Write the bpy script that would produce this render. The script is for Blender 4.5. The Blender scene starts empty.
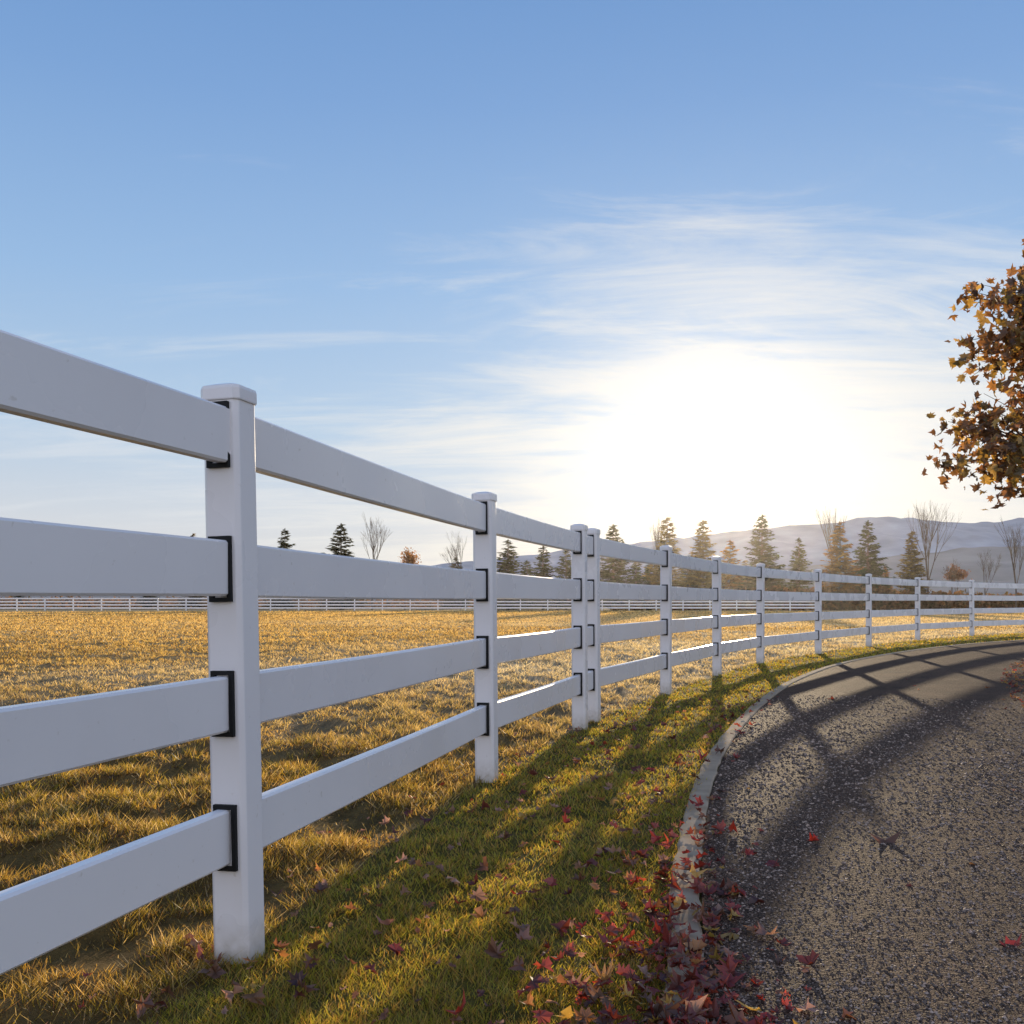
import bpy, math, random
import numpy as np
from mathutils import Vector, Matrix
random.seed(7); rng=np.random.default_rng(11)
scene=bpy.context.scene
R=math.radians
SUN_AZ=R(11.8); SUN_EL=R(7.8)
SD=Vector((math.sin(SUN_AZ)*math.cos(SUN_EL),math.cos(SUN_AZ)*math.cos(SUN_EL),math.sin(SUN_EL)))
CAMH=0.937; F=980.0; HZ=601.0

# ------------------------------------------------ helpers
def link(o,parent=None):
    scene.collection.objects.link(o)
    if parent: o.parent=parent
    return o
def empty(name):
    return link(bpy.data.objects.new(name,None))
def mesh_np(name,V,Fc,mat,col=None,smooth=False,parent=None):
    V=np.asarray(V,dtype=np.float32); Fc=np.asarray(Fc,dtype=np.int32)
    me=bpy.data.meshes.new(name); m,k=Fc.shape
    me.vertices.add(len(V)); me.vertices.foreach_set('co',V.ravel())
    me.loops.add(m*k); me.loops.foreach_set('vertex_index',Fc.ravel())
    me.polygons.add(m); me.polygons.foreach_set('loop_start',np.arange(0,m*k,k,dtype=np.int32))
    me.polygons.foreach_set('loop_total',np.full(m,k,dtype=np.int32))
    me.update(calc_edges=True)
    if col is not None:
        a=me.color_attributes.new('col','FLOAT_COLOR','POINT')
        c=np.ones((len(V),4),dtype=np.float32); c[:,:3]=col
        a.data.foreach_set('color',c.ravel())
    me.polygons.foreach_set('use_smooth',np.full(m,smooth,dtype=bool))
    me.materials.append(mat)
    return link(bpy.data.objects.new(name,me),parent)
def hash2(ix,iy,s):
    h=np.sin(ix*127.1+iy*311.7+s*74.7)*43758.5453
    return h-np.floor(h)
def vnoise(x,y,s=0):
    ix=np.floor(x);iy=np.floor(y);fx=x-ix;fy=y-iy
    fx=fx*fx*(3-2*fx);fy=fy*fy*(3-2*fy)
    a=hash2(ix,iy,s);b=hash2(ix+1,iy,s);c=hash2(ix,iy+1,s);d=hash2(ix+1,iy+1,s)
    return (a*(1-fx)+b*fx)*(1-fy)+(c*(1-fx)+d*fx)*fy
def fbm(x,y,s=0,o=3):
    t=0;a=.5;n=0
    for i in range(o):
        t=t+a*vnoise(x*2**i,y*2**i,s+i*3.3);n+=a;a*=.5
    return t/n
def catmull(pts,n=12):
    P=[np.array(p,float) for p in pts]; P=[2*P[0]-P[1]]+P+[2*P[-1]-P[-2]]; out=[]
    for i in range(1,len(P)-2):
        for j in range(n):
            t=j/n
            out.append(.5*((2*P[i])+(-P[i-1]+P[i+1])*t+(2*P[i-1]-5*P[i]+4*P[i+1]-P[i+2])*t*t+(-P[i-1]+3*P[i]-3*P[i+1]+P[i+2])*t**3))
    out.append(P[-2]); return np.array(out)
def new_mat(name):
    m=bpy.data.materials.new(name); m.use_nodes=True
    nt=m.node_tree; nt.nodes.clear()
    return m,nt
def N(nt,t,**kw):
    n=nt.nodes.new(t)
    for k,v in kw.items(): setattr(n,k,v)
    return n
def ramp(nt,stops,interp='LINEAR'):
    r=N(nt,'ShaderNodeValToRGB'); cr=r.color_ramp; cr.interpolation=interp
    while len(cr.elements)<len(stops): cr.elements.new(.5)
    for e,(p,c) in zip(cr.elements,stops):
        e.position=p; e.color=(*c,1) if len(c)==3 else c
    return r

# ------------------------------------------------ layout curves
FP=[(-2.70,-4.55),(-2.05,-2.18),(-1.385,0.16),(-0.723,2.557),(-0.137,5.069),(0.497,7.17),(0.625,7.58),(1.561,9.93),(2.583,12.35),(3.70,14.6),(5.42,17.35),(7.35,20.2),(9.6,23.2),(12.2,26.0),(15.2,28.5),(18.6,30.5),(22.3,32.0),(26.5,33.2),(31,34),(36,34.6),(42,35)]
RL=[(-.35,-8),(-.1,-3),(.1,-.8),(.28,1.0),(.44,2.17),(.68,3.5),(1.03,5.0),(1.50,6.6),(2.42,9.2),(3.65,12.1),(5.45,15.4),(8.2,19.2),(11.4,22.6),(15.5,25.6),(22,28.6),(30,30.3),(42,31.5)]
rl=catmull(RL,14)
tan=np.gradient(rl,axis=0); tan/=np.linalg.norm(tan,axis=1)[:,None]
nrm=np.stack([tan[:,1],-tan[:,0]],1)
rr=rl+nrm*2.45
KW=.10
kl=rl-nrm*KW
fcur=catmull(FP,10)
def fx(y): return np.where(y>35,1e5,np.interp(y,fcur[:,1],fcur[:,0]))
def lx(y): return np.where(y>31.5,1e5,np.interp(y,kl[:,1],kl[:,0]))
o=np.argsort(rr[:,1])
def rx(y): return np.where(y>rr[:,1].max(),1e5,np.interp(y,rr[o,1],rr[o,0]))

# ------------------------------------------------ materials
def vinyl():
    m,nt=new_mat('white_vinyl'); L=nt.links.new
    out=N(nt,'ShaderNodeOutputMaterial'); b=N(nt,'ShaderNodeBsdfPrincipled'); L(b.outputs[0],out.inputs[0])
    tc=N(nt,'ShaderNodeTexCoord')
    n1=N(nt,'ShaderNodeTexNoise'); n1.inputs['Scale'].default_value=2.2; n1.inputs['Detail'].default_value=4; n1.inputs['Roughness'].default_value=.55
    L(tc.outputs['Object'],n1.inputs['Vector'])
    r=ramp(nt,[(.3,(.82,.79,.78)),(.7,(.86,.83,.82))]); L(n1.outputs[0],r.inputs[0])
    sep=N(nt,'ShaderNodeSeparateXYZ'); L(tc.outputs['Object'],sep.inputs[0])
    mr=N(nt,'ShaderNodeMapRange'); mr.inputs[1].default_value=0.0; mr.inputs[2].default_value=.13; mr.inputs[3].default_value=1.1; mr.inputs[4].default_value=0
    L(sep.outputs[2],mr.inputs[0])
    n2=N(nt,'ShaderNodeTexNoise'); n2.inputs['Scale'].default_value=40; n2.inputs['Detail'].default_value=4; L(tc.outputs['Object'],n2.inputs['Vector'])
    mm=N(nt,'ShaderNodeMath',operation='MULTIPLY'); L(mr.outputs[0],mm.inputs[0]); L(n2.outputs[0],mm.inputs[1])
    mx=N(nt,'ShaderNodeMix',data_type='RGBA'); L(mm.outputs[0],mx.inputs['Factor']); L(r.outputs[0],mx.inputs['A']); mx.inputs['B'].default_value=(.33,.27,.17,1)
    r4=ramp(nt,[(.68,(1,1,1)),(.76,(.75,.72,.66))]); L(n2.outputs[0],r4.inputs[0])
    m2=N(nt,'ShaderNodeMix',data_type='RGBA',blend_type='MULTIPLY'); m2.inputs['Factor'].default_value=.6
    L(mx.outputs['Result'],m2.inputs['A']); L(r4.outputs[0],m2.inputs['B'])
    L(m2.outputs['Result'],b.inputs['Base Color'])
    rr_=ramp(nt,[(.35,(.22,)*3),(.7,(.36,)*3)]); L(n1.outputs[0],rr_.inputs[0]); L(rr_.outputs[0],b.inputs['Roughness'])
    bp=N(nt,'ShaderNodeBump'); bp.inputs['Strength'].default_value=.10; bp.inputs['Distance'].default_value=.002
    L(n2.outputs[0],bp.inputs['Height']); L(bp.outputs[0],b.inputs['Normal'])
    return m
def simple(name,col,rough=.6,noise=.25,scale=10,bump=0.3,dist=.01,spec=.5,haze=None):
    m,nt=new_mat(name); L=nt.links.new
    out=N(nt,'ShaderNodeOutputMaterial'); b=N(nt,'ShaderNodeBsdfPrincipled'); L(b.outputs[0],out.inputs[0])
    tc=N(nt,'ShaderNodeTexCoord'); n1=N(nt,'ShaderNodeTexNoise'); n1.inputs['Scale'].default_value=scale; n1.inputs['Detail'].default_value=6
    L(tc.outputs['Object'],n1.inputs['Vector'])
    c=np.array(col); r=ramp(nt,[(.3,tuple(c*(1-noise))),(.7,tuple(c*(1+noise)))]); L(n1.outputs[0],r.inputs[0]); L(r.outputs[0],b.inputs['Base Color'])
    b.inputs['Roughness'].default_value=rough; b.inputs['Specular IOR Level'].default_value=spec
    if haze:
        b.inputs['Emission Color'].default_value=(*haze,1); b.inputs['Emission Strength'].default_value=1  # airlight haze painted onto the surface as emission
    if bump:
        bp=N(nt,'ShaderNodeBump'); bp.inputs['Strength'].default_value=bump; bp.inputs['Distance'].default_value=dist
        L(n1.outputs[0],bp.inputs['Height']); L(bp.outputs[0],b.inputs['Normal'])
    return m
def leafmat(name,trans=.5,rough=.5,tgain=(1.3,1.2,.9),gloss=.06):
    m,nt=new_mat(name); L=nt.links.new
    out=N(nt,'ShaderNodeOutputMaterial')
    at=N(nt,'ShaderNodeAttribute',attribute_name='col')
    d=N(nt,'ShaderNodeBsdfDiffuse'); L(at.outputs['Color'],d.inputs[0]); last=d.outputs[0]
    if trans>0:
        t=N(nt,'ShaderNodeBsdfTranslucent')
        mg=N(nt,'ShaderNodeMix',data_type='RGBA',blend_type='MULTIPLY'); mg.inputs['Factor'].default_value=1; mg.inputs['B'].default_value=(*tgain,1)
        L(at.outputs['Color'],mg.inputs['A']); L(mg.outputs['Result'],t.inputs[0])
        s=N(nt,'ShaderNodeMixShader'); s.inputs[0].default_value=trans; L(last,s.inputs[1]); L(t.outputs[0],s.inputs[2]); last=s.outputs[0]
    if gloss>0:
        g=N(nt,'ShaderNodeBsdfGlossy'); g.inputs['Roughness'].default_value=rough
        s2=N(nt,'ShaderNodeMixShader'); s2.inputs[0].default_value=gloss; L(last,s2.inputs[1]); L(g.outputs[0],s2.inputs[2]); last=s2.outputs[0]
    L(last,out.inputs[0]); return m
M_vinyl=vinyl()
M_black=simple('black_gasket',(.012,.012,.012),.6,.2,20,0,spec=.2)
M_grass=leafmat('grass_blades',.64,.4,(1.9,1.65,1.0),.04)
M_leaf=leafmat('dry_leaves',.5,.45,(1.6,1.3,.9),.06)
M_needle=leafmat('conifer_needles',.5,.6,(1.7,1.4,.9),0)
M_bark=simple('bark',(.13,.09,.06),.9,.4,12,.6,.02)
M_conc=simple('concrete',(.38,.29,.20),.95,.22,7,.3,.004,.05)

def asphalt():
    m,nt=new_mat('asphalt'); L=nt.links.new
    out=N(nt,'ShaderNodeOutputMaterial'); b=N(nt,'ShaderNodeBsdfPrincipled'); L(b.outputs[0],out.inputs[0])
    tc=N(nt,'ShaderNodeTexCoord')
    v=N(nt,'ShaderNodeTexVoronoi'); v.inputs['Scale'].default_value=80; L(tc.outputs['Object'],v.inputs['Vector'])
    v2=N(nt,'ShaderNodeTexVoronoi'); v2.inputs['Scale'].default_value=200; L(tc.outputs['Object'],v2.inputs['Vector'])
    n=N(nt,'ShaderNodeTexNoise'); n.inputs['Scale'].default_value=1.3; n.inputs['Detail'].default_value=9; n.inputs['Roughness'].default_value=.7; L(tc.outputs['Object'],n.inputs['Vector'])
    r=ramp(nt,[(.0,(.035,.023,.018)),(.5,(.10,.066,.048)),(.9,(.27,.18,.125))]); L(v2.outputs['Color'],r.inputs[0])
    r2=ramp(nt,[(.3,(.6,.58,.58)),(.7,(1.25,1.12,1.0))]); L(n.outputs[0],r2.inputs[0])
    mx=N(nt,'ShaderNodeMix',data_type='RGBA',blend_type='MULTIPLY'); mx.inputs['Factor'].default_value=1; L(r.outputs[0],mx.inputs['A']); L(r2.outputs[0],mx.inputs['B'])
    L(mx.outputs['Result'],b.inputs['Base Color']); b.inputs['Roughness'].default_value=.8; b.inputs['Specular IOR Level'].default_value=.06
    ad=N(nt,'ShaderNodeMath',operation='MULTIPLY_ADD'); L(v2.outputs['Distance'],ad.inputs[0]); ad.inputs[1].default_value=.6; L(v.outputs['Distance'],ad.inputs[2])
    bp=N(nt,'ShaderNodeBump'); bp.invert=True; bp.inputs['Strength'].default_value=1; bp.inputs['Distance'].default_value=.013
    L(ad.outputs[0],bp.inputs['Height']); L(bp.outputs[0],b.inputs['Normal'])
    return m
M_asph=asphalt()
def groundmat():
    m,nt=new_mat('soil_and_turf'); L=nt.links.new
    out=N(nt,'ShaderNodeOutputMaterial'); b=N(nt,'ShaderNodeBsdfPrincipled'); L(b.outputs[0],out.inputs[0])
    at=N(nt,'ShaderNodeAttribute',attribute_name='col'); tc=N(nt,'ShaderNodeTexCoord')
    n=N(nt,'ShaderNodeTexNoise'); n.inputs['Scale'].default_value=9; n.inputs['Detail'].default_value=7; n.inputs['Roughness'].default_value=.7; L(tc.outputs['Object'],n.inputs['Vector'])
    r=ramp(nt,[(.3,(.45,.45,.45)),(.7,(1.35,1.3,1.2))]); L(n.outputs[0],r.inputs[0])
    mx=N(nt,'ShaderNodeMix',data_type='RGBA',blend_type='MULTIPLY'); mx.inputs['Factor'].default_value=1; L(at.outputs['Color'],mx.inputs['A']); L(r.outputs[0],mx.inputs['B'])
    L(mx.outputs['Result'],b.inputs['Base Color']); b.inputs['Roughness'].default_value=.95; b.inputs['Specular IOR Level'].default_value=.1
    bp=N(nt,'ShaderNodeBump'); bp.inputs['Strength'].default_value=1; bp.inputs['Distance'].default_value=.06; L(n.outputs[0],bp.inputs['Height']); L(bp.outputs[0],b.inputs['Normal'])
    return m
M_ground=groundmat()

# ------------------------------------------------ ground sheet
def clump(x,y): return fbm(x*4.2+.4*vnoise(x*1.1,y*1.1,8),y*4.2,41,3)
def frost(x,y,f):
    q=np.minimum(f,60)-x
    q=np.where(y>35,np.maximum(0,8-x*.3),q)
    return np.clip((12-q+6*(fbm(x*.3,y*.3,91)-.5))/9,0,1)*np.clip((y-5.5)/8,0,1)*(.55+.45*np.clip((fbm(x*.9,y*.25,93)-.3)*3,0,1))*np.clip((75-y)/40,0,1)
def gheight(x,y):
    f=fx(y); l=lx(y); r=rx(y)
    field=np.clip((f-x)/.5,0,1)
    far=np.clip(1.3-np.hypot(x,y)/50,0,1)
    h=field*far*((fbm(x*.8,y*.8,5)-.5)*.07+(clump(x,y)-.5)*.16+(fbm(x*11,y*11,9,2)-.5)*.05)
    verge=np.clip((l-x)/.4,0,1)*(1-field)
    h+=verge*((fbm(x*2.2,y*2.2,15)-.4)*.05+(fbm(x*8,y*8,19,2)-.5)*.02)
    right=np.clip((x-r)/.4,0,1)
    h+=right*(fbm(x*2,y*2,25)*.05)
    return h
NG=640
s=np.linspace(-1,1,NG); xs=np.sinh(s*10)/np.sinh(10)*9500; ys=xs.copy()
X,Y=np.meshgrid(xs,ys); Xf=X.ravel(); Yf=Y.ravel()
Z=gheight(Xf,Yf)
fieldm=(Xf<fx(Yf)).astype(float)
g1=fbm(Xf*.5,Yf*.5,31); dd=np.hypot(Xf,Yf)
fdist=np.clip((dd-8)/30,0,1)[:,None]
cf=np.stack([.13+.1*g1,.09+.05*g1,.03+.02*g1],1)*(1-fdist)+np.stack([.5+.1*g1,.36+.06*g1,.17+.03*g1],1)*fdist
fr=frost(Xf,Yf,fx(Yf))[:,None]; cf=cf*(1-fr*.6)+np.array([.6,.52,.4])*fr*.6
cv=np.stack([.10+.07*g1,.09+.04*g1,.025+0*g1],1)
cfar=np.stack([.20+.05*g1,.16+.04*g1,.11+0*g1],1)
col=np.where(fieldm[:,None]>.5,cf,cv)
col=np.where((Yf>97)[:,None],cfar,col)
idx=np.arange(NG*NG).reshape(NG,NG)
Fq=np.stack([idx[:-1,:-1].ravel(),idx[:-1,1:].ravel(),idx[1:,1:].ravel(),idx[1:,:-1].ravel()],1)
mesh_np('ground',np.stack([Xf,Yf,Z],1),Fq,M_ground,col,True)

# ------------------------------------------------ road & kerb
def strip(name,A,B,za,zb,mat,sub=8):
    n=len(A);V=[];Fc=[]
    for i in range(n):
        for j in range(sub+1):
            t=j/sub; p=A[i]*(1-t)+B[i]*t; crown=.02*4*t*(1-t)
            V.append((p[0],p[1],za*(1-t)+zb*t+crown))
    for i in range(n-1):
        for j in range(sub):
            a=i*(sub+1)+j; Fc.append((a,a+1,a+sub+2,a+sub+1))
    return mesh_np(name,V,Fc,mat,None,True)
strip('asphalt_driveway',rl,rr,.006,.006,M_asph)
V=[];Fc=[]
prof=[(0.0,-.03),(.004,.010),(.012,.015),(KW-.012,.015),(KW-.004,.010),(KW,-.03)]
kk=catmull(list(map(tuple,rl[::2])),6); tk=np.gradient(kk,axis=0); tk/=np.linalg.norm(tk,axis=1)[:,None]; nk=np.stack([tk[:,1],-tk[:,0]],1)
for i in range(len(kk)):
    w=(vnoise(np.array([i*.3]),np.array([0.]),3)[0]-.5)*.014
    for (u,z) in prof:
        p=kk[i]-nk[i]*u; V.append((p[0]+w,p[1],z))
m=len(prof)
for i in range(len(kk)-1):
    for j in range(m-1):
        a=i*m+j; Fc.append((a,a+m,a+m+1,a+1))
mesh_np('concrete_kerb',V,Fc,M_conc)

# ------------------------------------------------ fence
def extrude_profile(prof,stations):
    V=[];Fc=[];n=len(prof)
    for s,z in stations:
        for u,v in prof: V.append((u*s,v*s,z))
    for i in range(len(stations)-1):
        for j in range(n):
            a=i*n+j;b=i*n+(j+1)%n; Fc.append((a,b,b+n,a+n))
    caps=[tuple(range(n-1,-1,-1)),tuple(range((len(stations)-1)*n,len(stations)*n))]
    return V,Fc+caps
def mesh_from(name,V,Fc,mat,parent=None,smooth=False,bevel=0):
    me=bpy.data.meshes.new(name); me.from_pydata([tuple(v) for v in V],[],Fc); me.update(); me.materials.append(mat)
    ob=link(bpy.data.objects.new(name,me),parent)
    if bevel:
        b=ob.modifiers.new('bevel','BEVEL'); b.width=bevel; b.segments=2; b.limit_method='ANGLE'
    return ob
PW=.0515; c=.012
octp=[(PW,-PW+c),(PW,PW-c),(PW-c,PW),(-PW+c,PW),(-PW,PW-c),(-PW,-PW+c),(-PW+c,-PW),(PW-c,-PW)]
RZ=[.262,.604,.948,1.291]; RH=.142; RT=.019
def fence(name,pts,detail=True,H=1.5,zs=1.0,gasket=True):
    par=empty(name)
    tn=[]
    P=[np.array(p) for p in pts]
    for i in range(len(P)):
        a=P[max(i-1,0)];b=P[min(i+1,len(P)-1)]; t=(b-a)/np.linalg.norm(b-a); tn.append(t)
    PV=[];PF=[];CV=[];CF=[];GV=[];GF=[];RV=[];RF=[]
    def add(VV,FF,V,Fc,M):
        o=len(VV)
        for v in V: VV.append(tuple(M@Vector(v)))
        for f in Fc: FF.append(tuple(k+o for k in f))
    for i,p in enumerate(P):
        ang=math.atan2(tn[i][1],tn[i][0])
        j=random.uniform(-.004,.004) if detail else 0
        lean=(-.016 if i==3 else (-.009 if i==4 else random.uniform(-.004,.004))) if detail else 0
        M=Matrix.Translation((p[0],p[1],.8))@Matrix.Rotation(lean,4,'Y')@Matrix.Translation((0,0,-.8))@Matrix.Rotation(ang+j*3,4,'Z')@Matrix.Rotation(j,4,'X')
        V,Fc=extrude_profile(octp,[(1,-.1),(1,H-.045)]); add(PV,PF,V,Fc,M)
        V,Fc=extrude_profile(octp,[(1.07,H-.047),(1.09,H-.044),(1.09,H-.018),(1.05,H-.010),(.55,H-.001),(.1,H+.002)]); add(CV,CF,V,Fc,M)
        if gasket:
            g=.011
            for z in RZ:
                z0,z1=z*zs-.002,z*zs+RH+.002; y0=RT+.001
                for side in (-1,1):
                    xa,xb=(-PW-.012,-PW+.02) if side<0 else (PW-.02,PW+.005)
                    for (ya,yb,za,zb) in ((y0,y0+g,z0-g,z1+g),(-y0-g,-y0,z0-g,z1+g),(-y0,y0,z1,z1+g),(-y0,y0,z0-g,z0)):
                        V=[(xa,ya,za),(xb,ya,za),(xb,yb,za),(xa,yb,za),(xa,ya,zb),(xb,ya,zb),(xb,yb,zb),(xa,yb,zb)]
                        add(GV,GF,V,[(3,2,1,0),(4,5,6,7),(0,1,5,4),(1,2,6,5),(2,3,7,6),(3,0,4,7)],M)
    for i in range(len(P)-1):
        a,b=P[i],P[i+1]; d=b-a; Ln=np.linalg.norm(d); ang=math.atan2(d[1],d[0])
        for z in RZ:
            z=z*zs; jz=random.uniform(-.002,.002) if detail else 0
            r=.006
            prof=[(RT,z+r),(RT,z+RH-r),(RT-r,z+RH),(-RT+r,z+RH),(-RT,z+RH-r),(-RT,z+r),(-RT+r,z),(RT-r,z)]
            V=[];segs=4
            for s in range(segs+1):
                u=Ln*s/segs; sag=-.004*4*(s/segs)*(1-s/segs)
                for (y,zz) in prof: V.append((u,y,zz+sag+jz))
            Fc=[]
            for s in range(segs):
                for j in range(8):
                    q=s*8+j;w=s*8+(j+1)%8; Fc.append((q,w,w+8,q+8))
            M=Matrix.Translation((a[0],a[1],0))@Matrix.Rotation(ang,4,'Z'); add(RV,RF,V,Fc,M)
    mesh_from('posts',PV,PF,M_vinyl,par,bevel=.003 if detail else 0)
    mesh_from('post_caps',CV,CF,M_vinyl,par)
    mesh_from('rails',RV,RF,M_vinyl,par)
    if gasket: mesh_from('rail_gaskets',GV,GF,M_black,par)
    return par
fence('white_vinyl_fence',FP)
ff=[]
for i in range(45):
    x=-85+i*2.6
    ff.append((x,93+2*math.sin(x*.03)))
fence('white_vinyl_fence',ff,detail=False,H=1.25,zs=.85,gasket=False)

# ------------------------------------------------ grass
def grass(name,n):
    th=rng.uniform(R(-33),R(33),n); d=np.exp(rng.uniform(math.log(1.1),math.log(92),n))
    x=np.sin(th)*d; y=np.cos(th)*d
    f=fx(y);l=lx(y);r=rx(y)
    jit=rng.normal(0,.022,n)+np.clip((y-4)*.01,0,.06)*rng.random(n)*-1.0
    edge=(vnoise(x*2.3,y*2.3,71)-.5)*.06
    field=x<f
    verge=(x>=f)&(x+jit+edge<l+.015)
    right=(x+jit*2+edge*2>r)
    keep=field|verge|right
    cl=clump(x,y); cl2=fbm(x*12,y*12,43,2); big=fbm(x*.35,y*.35,47,2)
    near=np.clip(1-d/14,0,1)
    tuft=np.clip((cl2-.42)*5+.5,0,1)
    dens=np.where(field,np.clip((cl-.40)*5+.35+d*.025,0.08,1)*(1-near*.8*(1-tuft)),np.clip((cl2-.2)*3,.5,1))
    keep&=rng.random(n)<dens
    x=x[keep];y=y[keep];d=d[keep];f=f[keep];field=field[keep];cl=cl[keep];cl2=cl2[keep];big=big[keep];tuft=tuft[keep];near=near[keep];n=len(x)
    u=rng.random(n)
    h=np.where(field,(.012+.040*np.clip(cl-.35,0,1)+.022*tuft),.014+.020*cl2)*(0.5+.85*u)
    h*=1+np.clip((d-10)/50,0,1)*1.0
    w=np.maximum(.0025,d*.0012)*rng.uniform(.7,1.4,n)
    az=rng.uniform(0,2*math.pi,n); lean=rng.uniform(.2,1.5,n)*h; la=rng.uniform(0,2*math.pi,n)
    z=gheight(x,y)-.004
    wx=np.cos(az)*w*.5; wy=np.sin(az)*w*.5
    V=np.empty((n,3,3)); V[:,0]=np.stack([x-wx,y-wy,z],1); V[:,1]=np.stack([x+wx,y+wy,z],1)
    V[:,2]=np.stack([x+np.cos(la)*lean,y+np.sin(la)*lean,z+h],1)
    gold=np.array([.64,.40,.09]); pale=np.array([.82,.62,.32]); green=np.array([.25,.26,.035]); brown=np.array([.20,.11,.04]); lime=np.array([.60,.53,.07]); ice=np.array([.88,.80,.68])
    k=rng.random(n)[:,None]
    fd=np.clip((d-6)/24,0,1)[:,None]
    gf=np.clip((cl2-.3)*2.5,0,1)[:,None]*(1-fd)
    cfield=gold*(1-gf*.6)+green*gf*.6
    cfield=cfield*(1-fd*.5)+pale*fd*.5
    cfield=cfield*(.65+.65*big[:,None])
    cfield=np.where(k<.18,brown,cfield); cfield=np.where((k>.18)&(k<.34),pale*.9,cfield)
    fr=frost(x,y,f)[:,None]*.85; fr=fr*(rng.random((n,1))*.5+.6); fr=np.clip(fr,0,1)
    cfield=cfield*(1-fr)+ice*fr
    tv=np.clip(cl2*1.8-.4,0,1)[:,None]
    cverge=lime*(1-tv*.7)+green*tv*.7; cverge=np.where(k<.32,gold,cverge); cverge=np.where(k>.93,brown,cverge)
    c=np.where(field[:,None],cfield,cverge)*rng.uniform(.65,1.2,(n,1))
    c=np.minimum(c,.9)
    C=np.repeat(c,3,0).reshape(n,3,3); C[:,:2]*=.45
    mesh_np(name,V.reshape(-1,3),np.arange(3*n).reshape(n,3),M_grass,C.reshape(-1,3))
grass('grass',760000)

# ------------------------------------------------ leaf shape
def leaf_template():
    pts=[(0,-.5),(.10,-.22),(.36,-.34),(.32,-.12),(.54,.06),(.33,.12),(.32,.32),(.16,.27),(0,.56),(-.16,.27),(-.32,.32),(-.33,.12),(-.54,.06),(-.32,-.12),(-.36,-.34),(-.10,-.22)]
    V=np.array([(0,0,0)]+[(x,y,0) for x,y in pts]); n=len(pts)
    Fc=np.array([(0,1+i,1+(i+1)%n) for i in range(n)])
    return V,Fc
LV,LF=leaf_template()
def leaves(name,pos,size,nr,curl,col,mat,parent=None):
    n=len(pos); nv=len(LV)
    ca=rng.uniform(-1,1,(n,1))*curl; cb=rng.uniform(-.4,1.2,(n,1))*curl
    jx=rng.normal(0,.05,(n,nv)); jy=rng.normal(0,.05,(n,nv))
    x=LV[None,:,0]*rng.uniform(.6,1.1,(n,1))+jx; y=LV[None,:,1]+jy
    zz=cb*(x*x)*1.8+ca*y*y*1.4+rng.normal(0,.05,(n,nv))*curl
    P=np.stack([x,y,zz],2)*size[:,None,None]
    sp=rng.uniform(0,2*math.pi,n); zax=nr/np.linalg.norm(nr,axis=1)[:,None]
    ref=np.stack([np.cos(sp),np.sin(sp),rng.uniform(-.3,.3,n)],1)
    xax=np.cross(ref,zax); xax/=np.linalg.norm(xax,axis=1)[:,None]; yax=np.cross(zax,xax)
    W=P[:,:,0:1]*xax[:,None]+P[:,:,1:2]*yax[:,None]+P[:,:,2:3]*zax[:,None]+pos[:,None]
    Fc=(LF[None]+(np.arange(n)*nv)[:,None,None]).reshape(-1,3)
    C=np.repeat(col,nv,0).reshape(n,nv,3)*rng.uniform(.75,1.2,(n,nv,1)); C[:,0]*=.7
    return mesh_np(name,W.reshape(-1,3),Fc,mat,C.reshape(-1,3),False,parent)
def pick(pal,wt,n):
    pal=np.array(pal); i=rng.choice(len(pal),n,p=np.array(wt)/sum(wt)); return pal[i]*rng.uniform(.5,1.25,(n,1))
PAL=[(.30,.04,.03),(.42,.08,.045),(.15,.035,.025),(.24,.11,.06),(.40,.19,.07),(.55,.36,.08),(.42,.25,.19)]
def at_kerb(y,off): return np.interp(y,rl[:,1],rl[:,0])+off
n=850; y=1.5+np.abs(rng.normal(0,1.0,n)); x=at_kerb(y,rng.normal(-.06,.13,n)); A=np.stack([x,y],1)
n=110; y=rng.uniform(3.2,10,n); x=at_kerb(y,rng.normal(-.1,.12,n)); A=np.concatenate([A,np.stack([x,y],1)])
wk=pick(PAL,[4,4,3.5,3,1.5,1,1.5],len(A))
n=420; y=np.exp(rng.uniform(math.log(1.7),math.log(9),n)); t=rng.beta(1.5,1.2,n); x=fx(y)-.35+(lx(y)-fx(y)+.35)*t; B=np.stack([x,y],1)
wv=pick(PAL,[.6,.3,2,3,1.5,.5,3],len(B))
n=30; y=np.exp(rng.uniform(math.log(1.8),math.log(14),n)); t=rng.uniform(.02,.98,n); x=at_kerb(y,0)+2.4*t; C_=np.stack([x,y],1)
wr=pick(PAL,[1,1,2,2,1,.4,1],len(C_))
n=800; y=rng.uniform(7,16,n); x=rx(y)+np.abs(rng.normal(0,.7,n))-.35; D=np.stack([x,y],1)
wd=pick(PAL,[1,2,1,2,4,3,1],len(D))
xy=np.concatenate([A,B,C_,D,np.array([[1.42,3.72],[1.155,3.75],[1.60,3.4],[.02,2.72],[.03,2.6],[-.35,2.75],[.22,2.35]])]); cc=np.concatenate([wk,wv,wr,wd,np.array([(.2,.1,.05),(.5,.05,.03),(.16,.1,.06),(.45,.28,.22),(.4,.2,.13),(.42,.2,.16),(.5,.3,.12)])])
n=len(xy); zz=gheight(xy[:,0],xy[:,1]); onroad=(xy[:,0]>at_kerb(xy[:,1],0))&(xy[:,0]<rx(xy[:,1])); onk=(xy[:,0]<=at_kerb(xy[:,1],0))&(xy[:,0]>at_kerb(xy[:,1],-KW))
zz=np.where(onroad,.02,np.where(onk,.028,zz+.020))+rng.uniform(0,.018,n)*(~onroad)
sz=.020+.045*rng.random(n)**1.4; sz[-7:]=[.10,.05,.05,.08,.065,.065,.065]
sp_=np.where(onroad,.25,.5)
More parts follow.
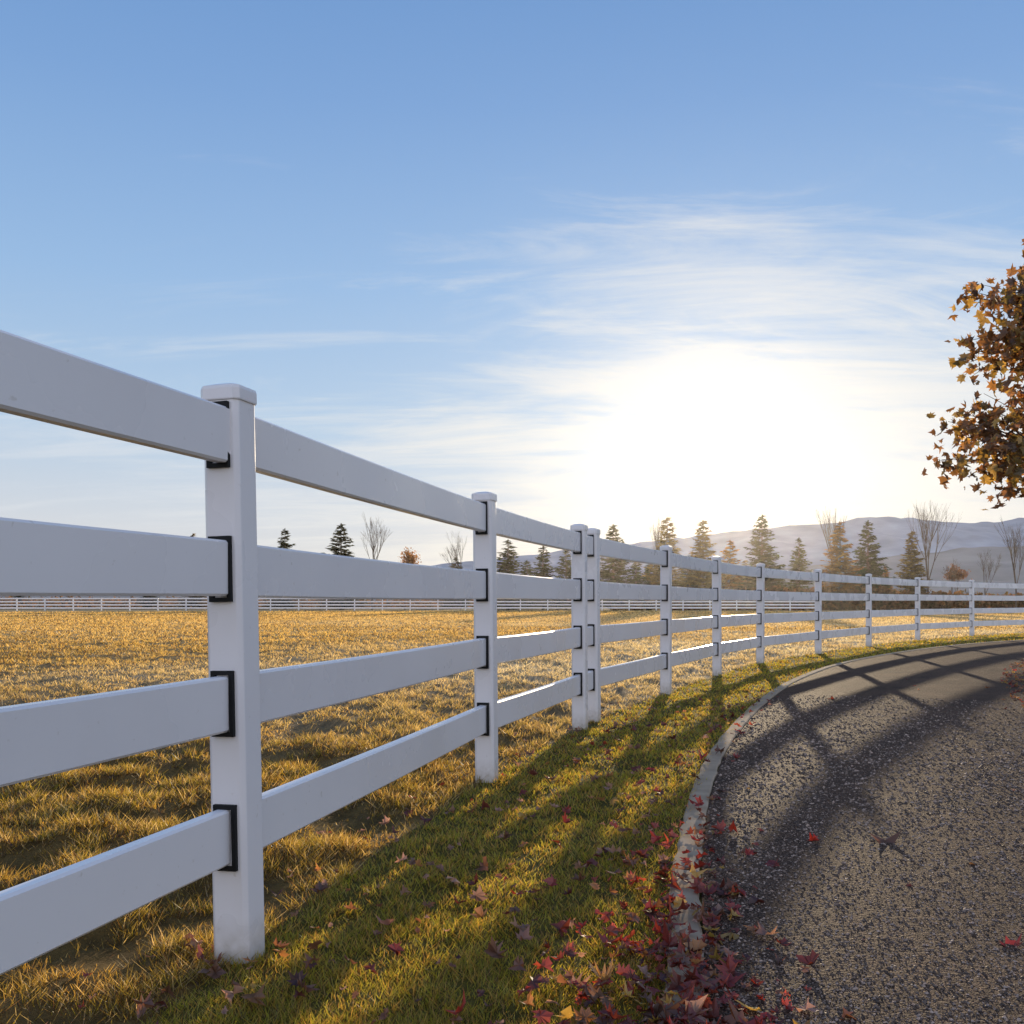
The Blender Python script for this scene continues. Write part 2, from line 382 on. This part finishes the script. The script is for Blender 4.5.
nr=np.stack([rng.normal(0,1,n)*sp_,rng.normal(0,1,n)*sp_,np.ones(n)],1)
leaves('fallen_leaves',np.stack([xy[:,0],xy[:,1],zz],1),sz,nr,1.1,cc,M_leaf)

# ------------------------------------------------ gravel on driveway
n=150000
th=rng.uniform(R(2),R(33),n); d=np.exp(rng.uniform(math.log(1.6),math.log(10),n)); x=np.sin(th)*d;y=np.cos(th)*d
e=at_kerb(y,0); k=(x>e+.005)&(x<rx(y)-.01)&(rng.random(n)<.35+.65*fbm(x*2.5,y*2.5,77)); x=x[k];y=y[k];d=d[k];e=e[k];n=len(x)
base=np.array([(1,0,0),(0,1,0),(-1,0,0),(0,-1,0),(0,0,1)])
s=(.0018+.0045*rng.random(n)**3.5)*np.clip(d/3,1,2)
an=rng.uniform(0,6.28,n); P=base[None]*rng.uniform(.6,1.3,(n,5,1))*s[:,None,None]; P[:,4,2]*=rng.uniform(.4,.95,n); P[:,4,:2]+=rng.uniform(-.5,.5,(n,2))*s[:,None]
ca,sa=np.cos(an)[:,None],np.sin(an)[:,None]
t=(x-e)/2.6
W=np.stack([P[:,:,0]*ca-P[:,:,1]*sa+x[:,None],P[:,:,0]*sa+P[:,:,1]*ca+y[:,None],P[:,:,2]+(.006+.08*np.clip(t*(1-t),0,1))[:,None]],2)
Fb=np.array([(0,1,4),(1,2,4),(2,3,4),(3,0,4)])
Fc=(Fb[None]+(np.arange(n)*5)[:,None,None]).reshape(-1,3)
g=.07+.42*rng.random((n,1))**2.2; C=np.repeat(g*np.array([[1.12,.82,.62]]),5,0)
M_grav=leafmat('gravel_stone',0,.4,(1,1,1),.02)
mesh_np('gravel',W.reshape(-1,3),Fc,M_grav,C)

# ------------------------------------------------ trees
def tube(VV,FF,a,b,ra,rb,k=5):
    a=Vector(a);b=Vector(b); d=(b-a)
    if d.length<1e-6: return
    q=d.to_track_quat('Z','Y'); o=len(VV)
    for (p,r) in ((a,ra),(b,rb)):
        for i in range(k):
            t=2*math.pi*i/k; VV.append(tuple(p+q@Vector((math.cos(t)*r,math.sin(t)*r,0))))
    for i in range(k): FF.append((o+i,o+(i+1)%k,o+k+(i+1)%k,o+k+i))
def conifer_meshes(seed,H=8.0,Rb=1.75,tint=(.045,.06,.03)):
    rs=random.Random(seed); VV=[];FF=[]
    tube(VV,FF,(0,0,-.1),(0,0,H*.95),.13,.015,7)
    T=[];C=[]
    nl=38
    for li in range(nl):
        t=li/(nl-1); z=H*(.05+.92*t)
        rad=Rb*(1-t)**.8*rs.uniform(.75,1.12)+.08
        nb=max(4,int(13*(1-t)+4))
        for bi in range(nb):
            if rs.random()<.08: continue
            a=rs.uniform(0,6.283); L_=rad*rs.uniform(.6,1.18); up=(.35*t-.08)*L_
            zb=z+rs.uniform(-.12,.12)
            tip=Vector((math.cos(a)*L_,math.sin(a)*L_,up-.1*L_))
            tube(VV,FF,(0,0,zb),Vector((0,0,zb))+tip*.9,.02,.006,3)
            br=rs.uniform(.6,1.35)
            ns=int(5+L_*12)
            for si in range(ns):
                u=rs.uniform(.1,1)**.8; p=Vector((0,0,zb))+tip*u+Vector((0,0,.15*u*u*L_))
                side=rs.choice((-1,1)); sw=a+side*rs.uniform(.4,1.2)
                l=rs.uniform(.2,.44)*(1.1-.35*u); dv=Vector((math.cos(sw)*l,math.sin(sw)*l,rs.uniform(-.6,.3)*l))
                wv=Vector((-math.sin(sw),math.cos(sw),rs.uniform(-.9,.9)))*l*.26
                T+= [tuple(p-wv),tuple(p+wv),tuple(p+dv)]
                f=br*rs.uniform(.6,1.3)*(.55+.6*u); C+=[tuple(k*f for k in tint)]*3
    for i in range(30):
        z=H*(.93+.06*i/30); a=rs.uniform(0,6.28); l=.2*(1-i/40)
        T+=[(0,.03,z),(0,-.03,z),(math.cos(a)*l,math.sin(a)*l,z+.14)]; C+=[tint]*3
    return (VV,FF,np.array(T),np.array(C))
con=[]
for s,(tn_,rb) in enumerate([((.07,.085,.035),1.75),((.17,.13,.05),1.6),((.26,.14,.05),1.9),((.06,.075,.035),2.0)]):
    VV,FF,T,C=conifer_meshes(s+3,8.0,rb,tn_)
    me=bpy.data.meshes.new('trunk_mesh'); me.from_pydata(VV,[],FF); me.materials.append(M_bark)
    tmp=mesh_np('needles',T,np.arange(len(T)).reshape(-1,3),M_needle,C); md=tmp.data; bpy.data.objects.remove(tmp)
    con.append((me,md))
def px(xp,d): return (xp-512)/F*d
def conifer(name,xp,topy,dist,var,wscale=1):
    e=empty(name); x=px(xp,dist); H=(HZ-topy)/F*dist+CAMH
    s=H/8.0; wscale*=1.12
    e.location=(x,dist,0); e.scale=(s*wscale,s*wscale,s); e.rotation_euler=(0,0,random.uniform(0,6.28))
    for nm,me in zip(('trunk','needles'),con[var]):
        o=bpy.data.objects.new(nm,me); scene.collection.objects.link(o); o.parent=e
for a in [(285,528,112,0,1.1),(341,523,108,3,1.25),(193,533,116,1,.9),(150,560,130,0,1),(508,539,104,0,1.6),(543,545,108,3,1.35),(566,549,112,0,1.4),(456,557,120,0,1.5),(613,524,104,3,1.2),(636,556,108,3,1.3),(667,517,104,1,1.3),(703,520,104,1,1.3),(730,540,110,2,1.3),(762,514,102,3,1.1),(799,537,108,0,1.1),(840,521,102,2,1.2),(868,520,104,3,1.1),(912,531,104,1,1.2),(885,566,118,2,1.2),(1060,525,104,3,1),(1120,530,110,0,1),(20,575,140,0,1),(-60,540,125,3,1),(590,560,120,1,1.3),(650,560,118,0,1.6),(780,572,118,3,1.3),(688,555,116,3,1.6),(745,560,120,1,1.5),(820,570,120,2,1.3),(527,560,120,0,1.6),(716,560,122,0,1.6)]:
    conifer('spruce_tree',*a)
def bare_tree(name,xp,topy,dist,spread=1.0,leafc=None,seed=1):
    rs=random.Random(seed); e=empty(name); VV=[];FF=[];tips=[]
    H=(HZ-topy)/F*dist+CAMH
    def grow(p,d,L_,r,lv):
        q=p+d*L_; tube(VV,FF,p,q,r,r*.7,3 if lv else 6)
        if lv>=5: tips.append(q); return
        for i in range(rs.choice((2,2,3))):
            nd=(d+Vector((rs.uniform(-1,1)*.5*spread,rs.uniform(-1,1)*.5*spread,rs.uniform(-.05,.4)))).normalized()
            grow(q,nd,L_*rs.uniform(.62,.88),max(r*.55,.006),lv+1)
        if lv<3:
            grow(q,(d+Vector((rs.uniform(-.2,.2),rs.uniform(-.2,.2),.2))).normalized(),L_*.85,r*.65,lv+1)
    grow(Vector((0,0,-.05)),Vector((0,0,1)),H*.22,H*.009,0)
    mz=max(v[2] for v in VV); s=H/mz
    VV=[(v[0]*s,v[1]*s,v[2]*s) for v in VV]
    mesh_from('branches',VV,FF,M_bark,e)
    if leafc is not None:
        P=np.array([tuple(t*s) for t in tips]); P=np.repeat(P,5,0)+rng.normal(0,.22,(len(P)*5,3)); m_=len(P)
        leaves('leaves',P,rng.uniform(.12,.25,m_),rng.normal(0,1,(m_,3)),.5,pick([leafc],[1],m_),M_leaf,e)
    e.location=(px(xp,dist),dist,0)
bare_tree('bare_tree',372,512,106,.9,None,3)
bare_tree('bare_tree',461,530,110,.8,None,4)
bare_tree('bare_tree',928,500,100,.7,None,5)
bare_tree('bare_tree',1016,514,96,.8,None,6)
bare_tree('bare_tree',985,548,104,.9,None,7)
bare_tree('bare_tree',952,556,104,.9,None,8)
bare_tree('bare_tree',655,515,112,.4,None,9)
bare_tree('bare_tree',836,505,112,.4,None,10)
bare_tree('autumn_tree',405,550,108,.7,(.5,.25,.05),11)
bare_tree('autumn_tree',958,566,108,1.2,(.3,.14,.06),12)

mp=empty('maple_tree'); VV=[];FF=[]
base=Vector((5.35,7.7,0)); rs=random.Random(5)
lobes=[((4.05,7.5,3.02),(.66,.6,.62),440),((3.98,7.45,2.10),(.74,.6,.56),480),((4.3,7.5,3.4),(.5,.6,.42),300),((5.3,7.6,3.05),(1.3,1.3,1.4),600),((4.5,7.5,2.6),(.8,.7,.95),520),((5.0,7.4,4.2),(.9,.9,.7),260)]
pts=[base]
for z,dx in ((.6,.03),(1.3,-.03),(2.0,-.05),(2.8,.02),(3.6,.05),(4.3,.1)):
    pts.append(Vector((base.x+dx,base.y+dx*.5,z)))
for i in range(len(pts)-1): tube(VV,FF,pts[i]-Vector((0,0,.05 if i==0 else 0)),pts[i+1],.085*(1-i*.13),.085*(1-(i+1)*.13),9)
LP=[]
for (cx,cy,cz),(ax,ay,az_),cnt in lobes:
    c0=Vector((cx,cy,cz)); st=min(pts[1:],key=lambda q:abs(q.z-(cz-.5)))
    mid=st.lerp(c0,.55)+Vector((0,0,.12)); tube(VV,FF,st,mid,.035,.022,6); tube(VV,FF,mid,c0,.022,.014,5)
    for k in range(cnt//8):
        while True:
            v=Vector((rs.uniform(-1,1),rs.uniform(-1,1),rs.uniform(-1,1)))
            if .2<v.length<1: break
        q=c0+Vector((v.x*ax,v.y*ay,v.z*az_)); s0=mid.lerp(c0,rs.random()); m1=s0.lerp(q,.5)+Vector((rs.uniform(-.08,.08),rs.uniform(-.08,.08),.06))
        tube(VV,FF,s0,m1,.008,.005,4); tube(VV,FF,m1,q,.005,.002,3)
        for j in range(rs.randint(16,28)):
            u=rs.random(); w=m1.lerp(q,u*1.05); LP.append((w.x+rs.gauss(0,.07),w.y+rs.gauss(0,.07),w.z-.03+rs.gauss(0,.07)))
LP=np.array(LP); n=len(LP)
nr=rng.normal(0,1,(n,3)); nr[:,2]*=.6
leaves('foliage',LP,rng.uniform(.05,.115,n),nr,.8,pick([(.26,.13,.05),(.40,.21,.07),(.15,.085,.04),(.62,.42,.10),(.28,.21,.07)],[3,3,2.5,2,2],n),M_leaf,mp)
mesh_from('trunk_and_limbs',VV,FF,M_bark,mp)

# ------------------------------------------------ mountains
def hills(name,dist,prof,depth,col,seed,rough=.08,haze=None):
    xp=np.linspace(-700,1900,420); pr=np.interp(xp,[a for a,b in prof],[b for a,b in prof])
    V=[];nr_=26
    H=(HZ-pr)/F*dist
    for j in range(nr_):
        t=j/(nr_-1)
        yy=dist-depth*(1-t)
        sh=t**1.15
        nz=fbm(xp*.035,np.full_like(xp,j*.28),seed,4)-.5
        rid=np.abs(fbm(xp*.02+j*.06,np.full_like(xp,j*.1),seed+5,3)-.5)*2
        hh=H*sh+H*nz*rough*4*t*(1-t*.6)-H*rid*.35*t*(1-t)*2
        X_=(xp-512)/F*dist
        V.append(np.stack([X_,np.full_like(xp,yy),hh-2*(1-t)],1))
    V.append(np.stack([X_,np.full_like(xp,dist+depth),np.full_like(xp,-5.)],1)); nr_+=1
    V=np.concatenate(V); id_=np.arange(nr_*420).reshape(nr_,420)
    Fc=np.stack([id_[:-1,:-1].ravel(),id_[:-1,1:].ravel(),id_[1:,1:].ravel(),id_[1:,:-1].ravel()],1)
    m=simple(name+'_painted_haze',col,1.0,.35,.006,0,0,0,haze)  # aerial haze is emitted by the hill surface itself
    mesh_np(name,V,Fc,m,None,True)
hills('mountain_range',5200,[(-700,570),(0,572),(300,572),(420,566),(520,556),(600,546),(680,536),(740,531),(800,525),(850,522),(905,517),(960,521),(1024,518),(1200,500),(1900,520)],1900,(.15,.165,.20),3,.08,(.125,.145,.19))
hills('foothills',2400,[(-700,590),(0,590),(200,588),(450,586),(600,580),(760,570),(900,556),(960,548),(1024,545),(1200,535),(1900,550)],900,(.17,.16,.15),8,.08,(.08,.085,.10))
n=30000
x=rng.uniform(-160,190,n); y=rng.uniform(125,170,n); hmax=.6+2.2*fbm(x*.06,y*.02,60,3)**1.6
x2=rng.uniform(10,75,9000); y2=rng.uniform(97,101,9000); h2=(1.0+2.0*fbm(x2*.3,y2*.1,61,3))*np.clip((x2-8)/12,0,1)
x=np.concatenate([x,x2]);y=np.concatenate([y,y2]);hmax=np.concatenate([hmax,h2]); n=len(x)
P=np.stack([x,y,rng.random(n)*hmax],1)
leaves('scrub_thicket',P,rng.uniform(.3,.6,n),rng.normal(0,1,(n,3)),.4,pick([(.20,.12,.07),(.13,.10,.05),(.26,.15,.08)],[1,1,1],n),M_needle)

# ------------------------------------------------ thin haze volume added to spread a sun glow over the trees
hm,nt=new_mat('glow_haze_air'); ho=N(nt,'ShaderNodeOutputMaterial'); vs=N(nt,'ShaderNodeVolumeScatter'); vs.inputs['Color'].default_value=(1,.95,.88,1); vs.inputs['Density'].default_value=.00015; vs.inputs['Anisotropy'].default_value=.86
nt.links.new(vs.outputs[0],ho.inputs['Volume'])
x0,x1,y0,y1,z0,z1=-150,190,14,150,.25,22
hb=[(x0,y0,z0),(x1,y0,z0),(x1,y1,z0),(x0,y1,z0),(x0,y0,z1),(x1,y0,z1),(x1,y1,z1),(x0,y1,z1)]
mesh_from('sun_glow_haze',hb,[(3,2,1,0),(4,5,6,7),(0,1,5,4),(1,2,6,5),(2,3,7,6),(3,0,4,7)],hm)

# ------------------------------------------------ world
w=bpy.data.worlds.new('World'); scene.world=w; w.use_nodes=True; nt=w.node_tree; nt.nodes.clear(); L=nt.links.new
out=N(nt,'ShaderNodeOutputWorld'); bg=N(nt,'ShaderNodeBackground'); bg.inputs[1].default_value=.1; L(bg.outputs[0],out.inputs[0])
sky=N(nt,'ShaderNodeTexSky',sky_type='NISHITA'); sky.sun_disc=False; sky.sun_elevation=SUN_EL; sky.sun_rotation=SUN_AZ; sky.air_density=1.0; sky.dust_density=.3; sky.ozone_density=2
tc=N(nt,'ShaderNodeTexCoord'); sep=N(nt,'ShaderNodeSeparateXYZ'); L(tc.outputs['Generated'],sep.inputs[0])
def math_(op,a,b=None,c=None,clamp=False):
    n=N(nt,'ShaderNodeMath',operation=op); n.use_clamp=clamp
    for i,v in enumerate((a,b,c)):
        if v is None: continue
        if isinstance(v,(int,float)): n.inputs[i].default_value=v
        else: L(v,n.inputs[i])
    return n.outputs[0]
g=ramp(nt,[(0,(.76,.74,.72)),(.07,(.68,.71,.77)),(.17,(.48,.63,.81)),(.30,(.33,.52,.80)),(.45,(.215,.39,.71)),(.60,(.14,.30,.62)),(1,(.10,.22,.5))])
L(math_('ABSOLUTE',sep.outputs[2]),g.inputs[0])
def vmath(op,a,b):
    n=N(nt,'ShaderNodeVectorMath',operation=op)
    for i,v in enumerate((a,b)):
        if isinstance(v,tuple): n.inputs[i].default_value=v
        else: L(v,n.inputs[i])
    return n
dt=vmath('DOT_PRODUCT',tc.outputs['Generated'],tuple(SD)).outputs['Value']
dt=math_('MAXIMUM',dt,0.0)
def mixc(f,a,b,bt='MIX'):
    n=N(nt,'ShaderNodeMix',data_type='RGBA',blend_type=bt); n.clamp_factor=True
    if isinstance(f,(int,float)): n.inputs['Factor'].default_value=f
    else: L(f,n.inputs['Factor'])
    for k,v in (('A',a),('B',b)):
        if isinstance(v,tuple): n.inputs[k].default_value=(*v,1)
        else: L(v,n.inputs[k])
    return n.outputs['Result']
zc=math_('ADD',math_('MAXIMUM',sep.outputs[2],0.0),.13)
cx=math_('DIVIDE',sep.outputs[0],zc); cy=math_('DIVIDE',sep.outputs[1],zc)
cmb=N(nt,'ShaderNodeCombineXYZ'); L(cx,cmb.inputs[0]); L(cy,cmb.inputs[1])
def cloudlayer(loc,rot,sc,scale,rough,dist,lo,hi,bsun,bz,amt,xb=0):
    mp_=N(nt,'ShaderNodeMapping'); mp_.inputs['Location'].default_value=loc; mp_.inputs['Rotation'].default_value=(0,0,R(rot)); mp_.inputs['Scale'].default_value=sc; L(cmb.outputs[0],mp_.inputs[0])
    n1=N(nt,'ShaderNodeTexNoise'); n1.inputs['Scale'].default_value=scale; n1.inputs['Detail'].default_value=7; n1.inputs['Roughness'].default_value=rough; n1.inputs['Distortion'].default_value=dist; L(mp_.outputs[0],n1.inputs['Vector'])
    n2=N(nt,'ShaderNodeTexNoise'); n2.inputs['Scale'].default_value=scale*.42; n2.inputs['Detail'].default_value=2; L(mp_.outputs[0],n2.inputs['Vector'])
    cm=math_('ADD',math_('MULTIPLY',n1.outputs[0],.6),math_('MULTIPLY',n2.outputs[0],.4))
    # fade the veil out high in the sky
    hi_=N(nt,'ShaderNodeMapRange'); hi_.interpolation_type='SMOOTHSTEP'; hi_.inputs[1].default_value=.27; hi_.inputs[2].default_value=.46; hi_.inputs[3].default_value=0; hi_.inputs[4].default_value=-.15; L(sep.outputs[2],hi_.inputs[0])
    cm=math_('ADD',cm,hi_.outputs[0])
    cm=math_('ADD',cm,math_('MULTIPLY',math_('POWER',dt,8.0),bsun)); cm=math_('ADD',cm,math_('MULTIPLY',sep.outputs[2],bz)); cm=math_('ADD',cm,math_('MULTIPLY',sep.outputs[0],xb))
    cr=N(nt,'ShaderNodeMapRange'); cr.interpolation_type='SMOOTHSTEP'; cr.inputs[1].default_value=lo; cr.inputs[2].default_value=hi; L(cm,cr.inputs[0])
    return math_('MULTIPLY',cr.outputs[0],amt)
c1=cloudlayer((1.3,4.2,0),-22,(.6,1.35,1),1.3,.66,1.2,.49,.66,.08,-.16,.62,.09)
c2=cloudlayer((7.3,2.2,0),14,(.4,1.5,1),2.4,.64,.6,.47,.64,.09,-.08,.48,.08)
cl=math_('SUBTRACT',1.0,math_('MULTIPLY',math_('SUBTRACT',1.0,c1),math_('SUBTRACT',1.0,c2)))
cc_=mixc(math_('POWER',dt,8.0),(.76,.80,.87),(.90,.86,.80))
col=mixc(cl,g.outputs[0],cc_)
gl=math_('MULTIPLY',math_('POWER',dt,9.0),.03)
for p_,k_ in ((40.0,.03),(140.0,.05),(500.0,.20),(1800.0,.9),(9000.0,6.0)):
    gl=math_('ADD',gl,math_('MULTIPLY',math_('POWER',dt,p_),k_))
gl=math_('MULTIPLY',gl,math_('ADD',.65,math_('MULTIPLY',cl,.85)))
glc=mixc(1.0,(1,.90,.70),gl,'MULTIPLY')
col=mixc(1.0,col,glc,'ADD')
bk=math_('MULTIPLY',math_('MAXIMUM',math_('MULTIPLY',sep.outputs[1],-1.0),0.0),.64)  # warm fill light added to the unseen sky behind the camera
bkc=mixc(1.0,(1,.85,.80),bk,'MULTIPLY'); col=mixc(1.0,col,bkc,'ADD')
col10=N(nt,'ShaderNodeVectorMath',operation='SCALE'); L(col,col10.inputs[0]); col10.inputs['Scale'].default_value=10
fin=mixc(.92,sky.outputs[0],col10.outputs[0])
L(fin,bg.inputs[0])

sl=bpy.data.lights.new('sun','SUN'); sl.energy=5; sl.angle=R(.5); sl.color=(1,.80,.54)
so=link(bpy.data.objects.new('sun',sl)); so.rotation_euler=SD.to_track_quat('Z','Y').to_euler(); so.location=(0,0,30)

cam=bpy.data.cameras.new('camera'); co=link(bpy.data.objects.new('camera',cam)); co.location=(0,0,CAMH); co.rotation_euler=(R(90),0,0)
cam.sensor_width=36; cam.lens=36*F/1024; cam.shift_y=(HZ-512)/1024; cam.clip_start=.05; cam.clip_end=20000
scene.camera=co
scene.view_settings.view_transform='Standard'; scene.view_settings.look='None'; scene.view_settings.exposure=0
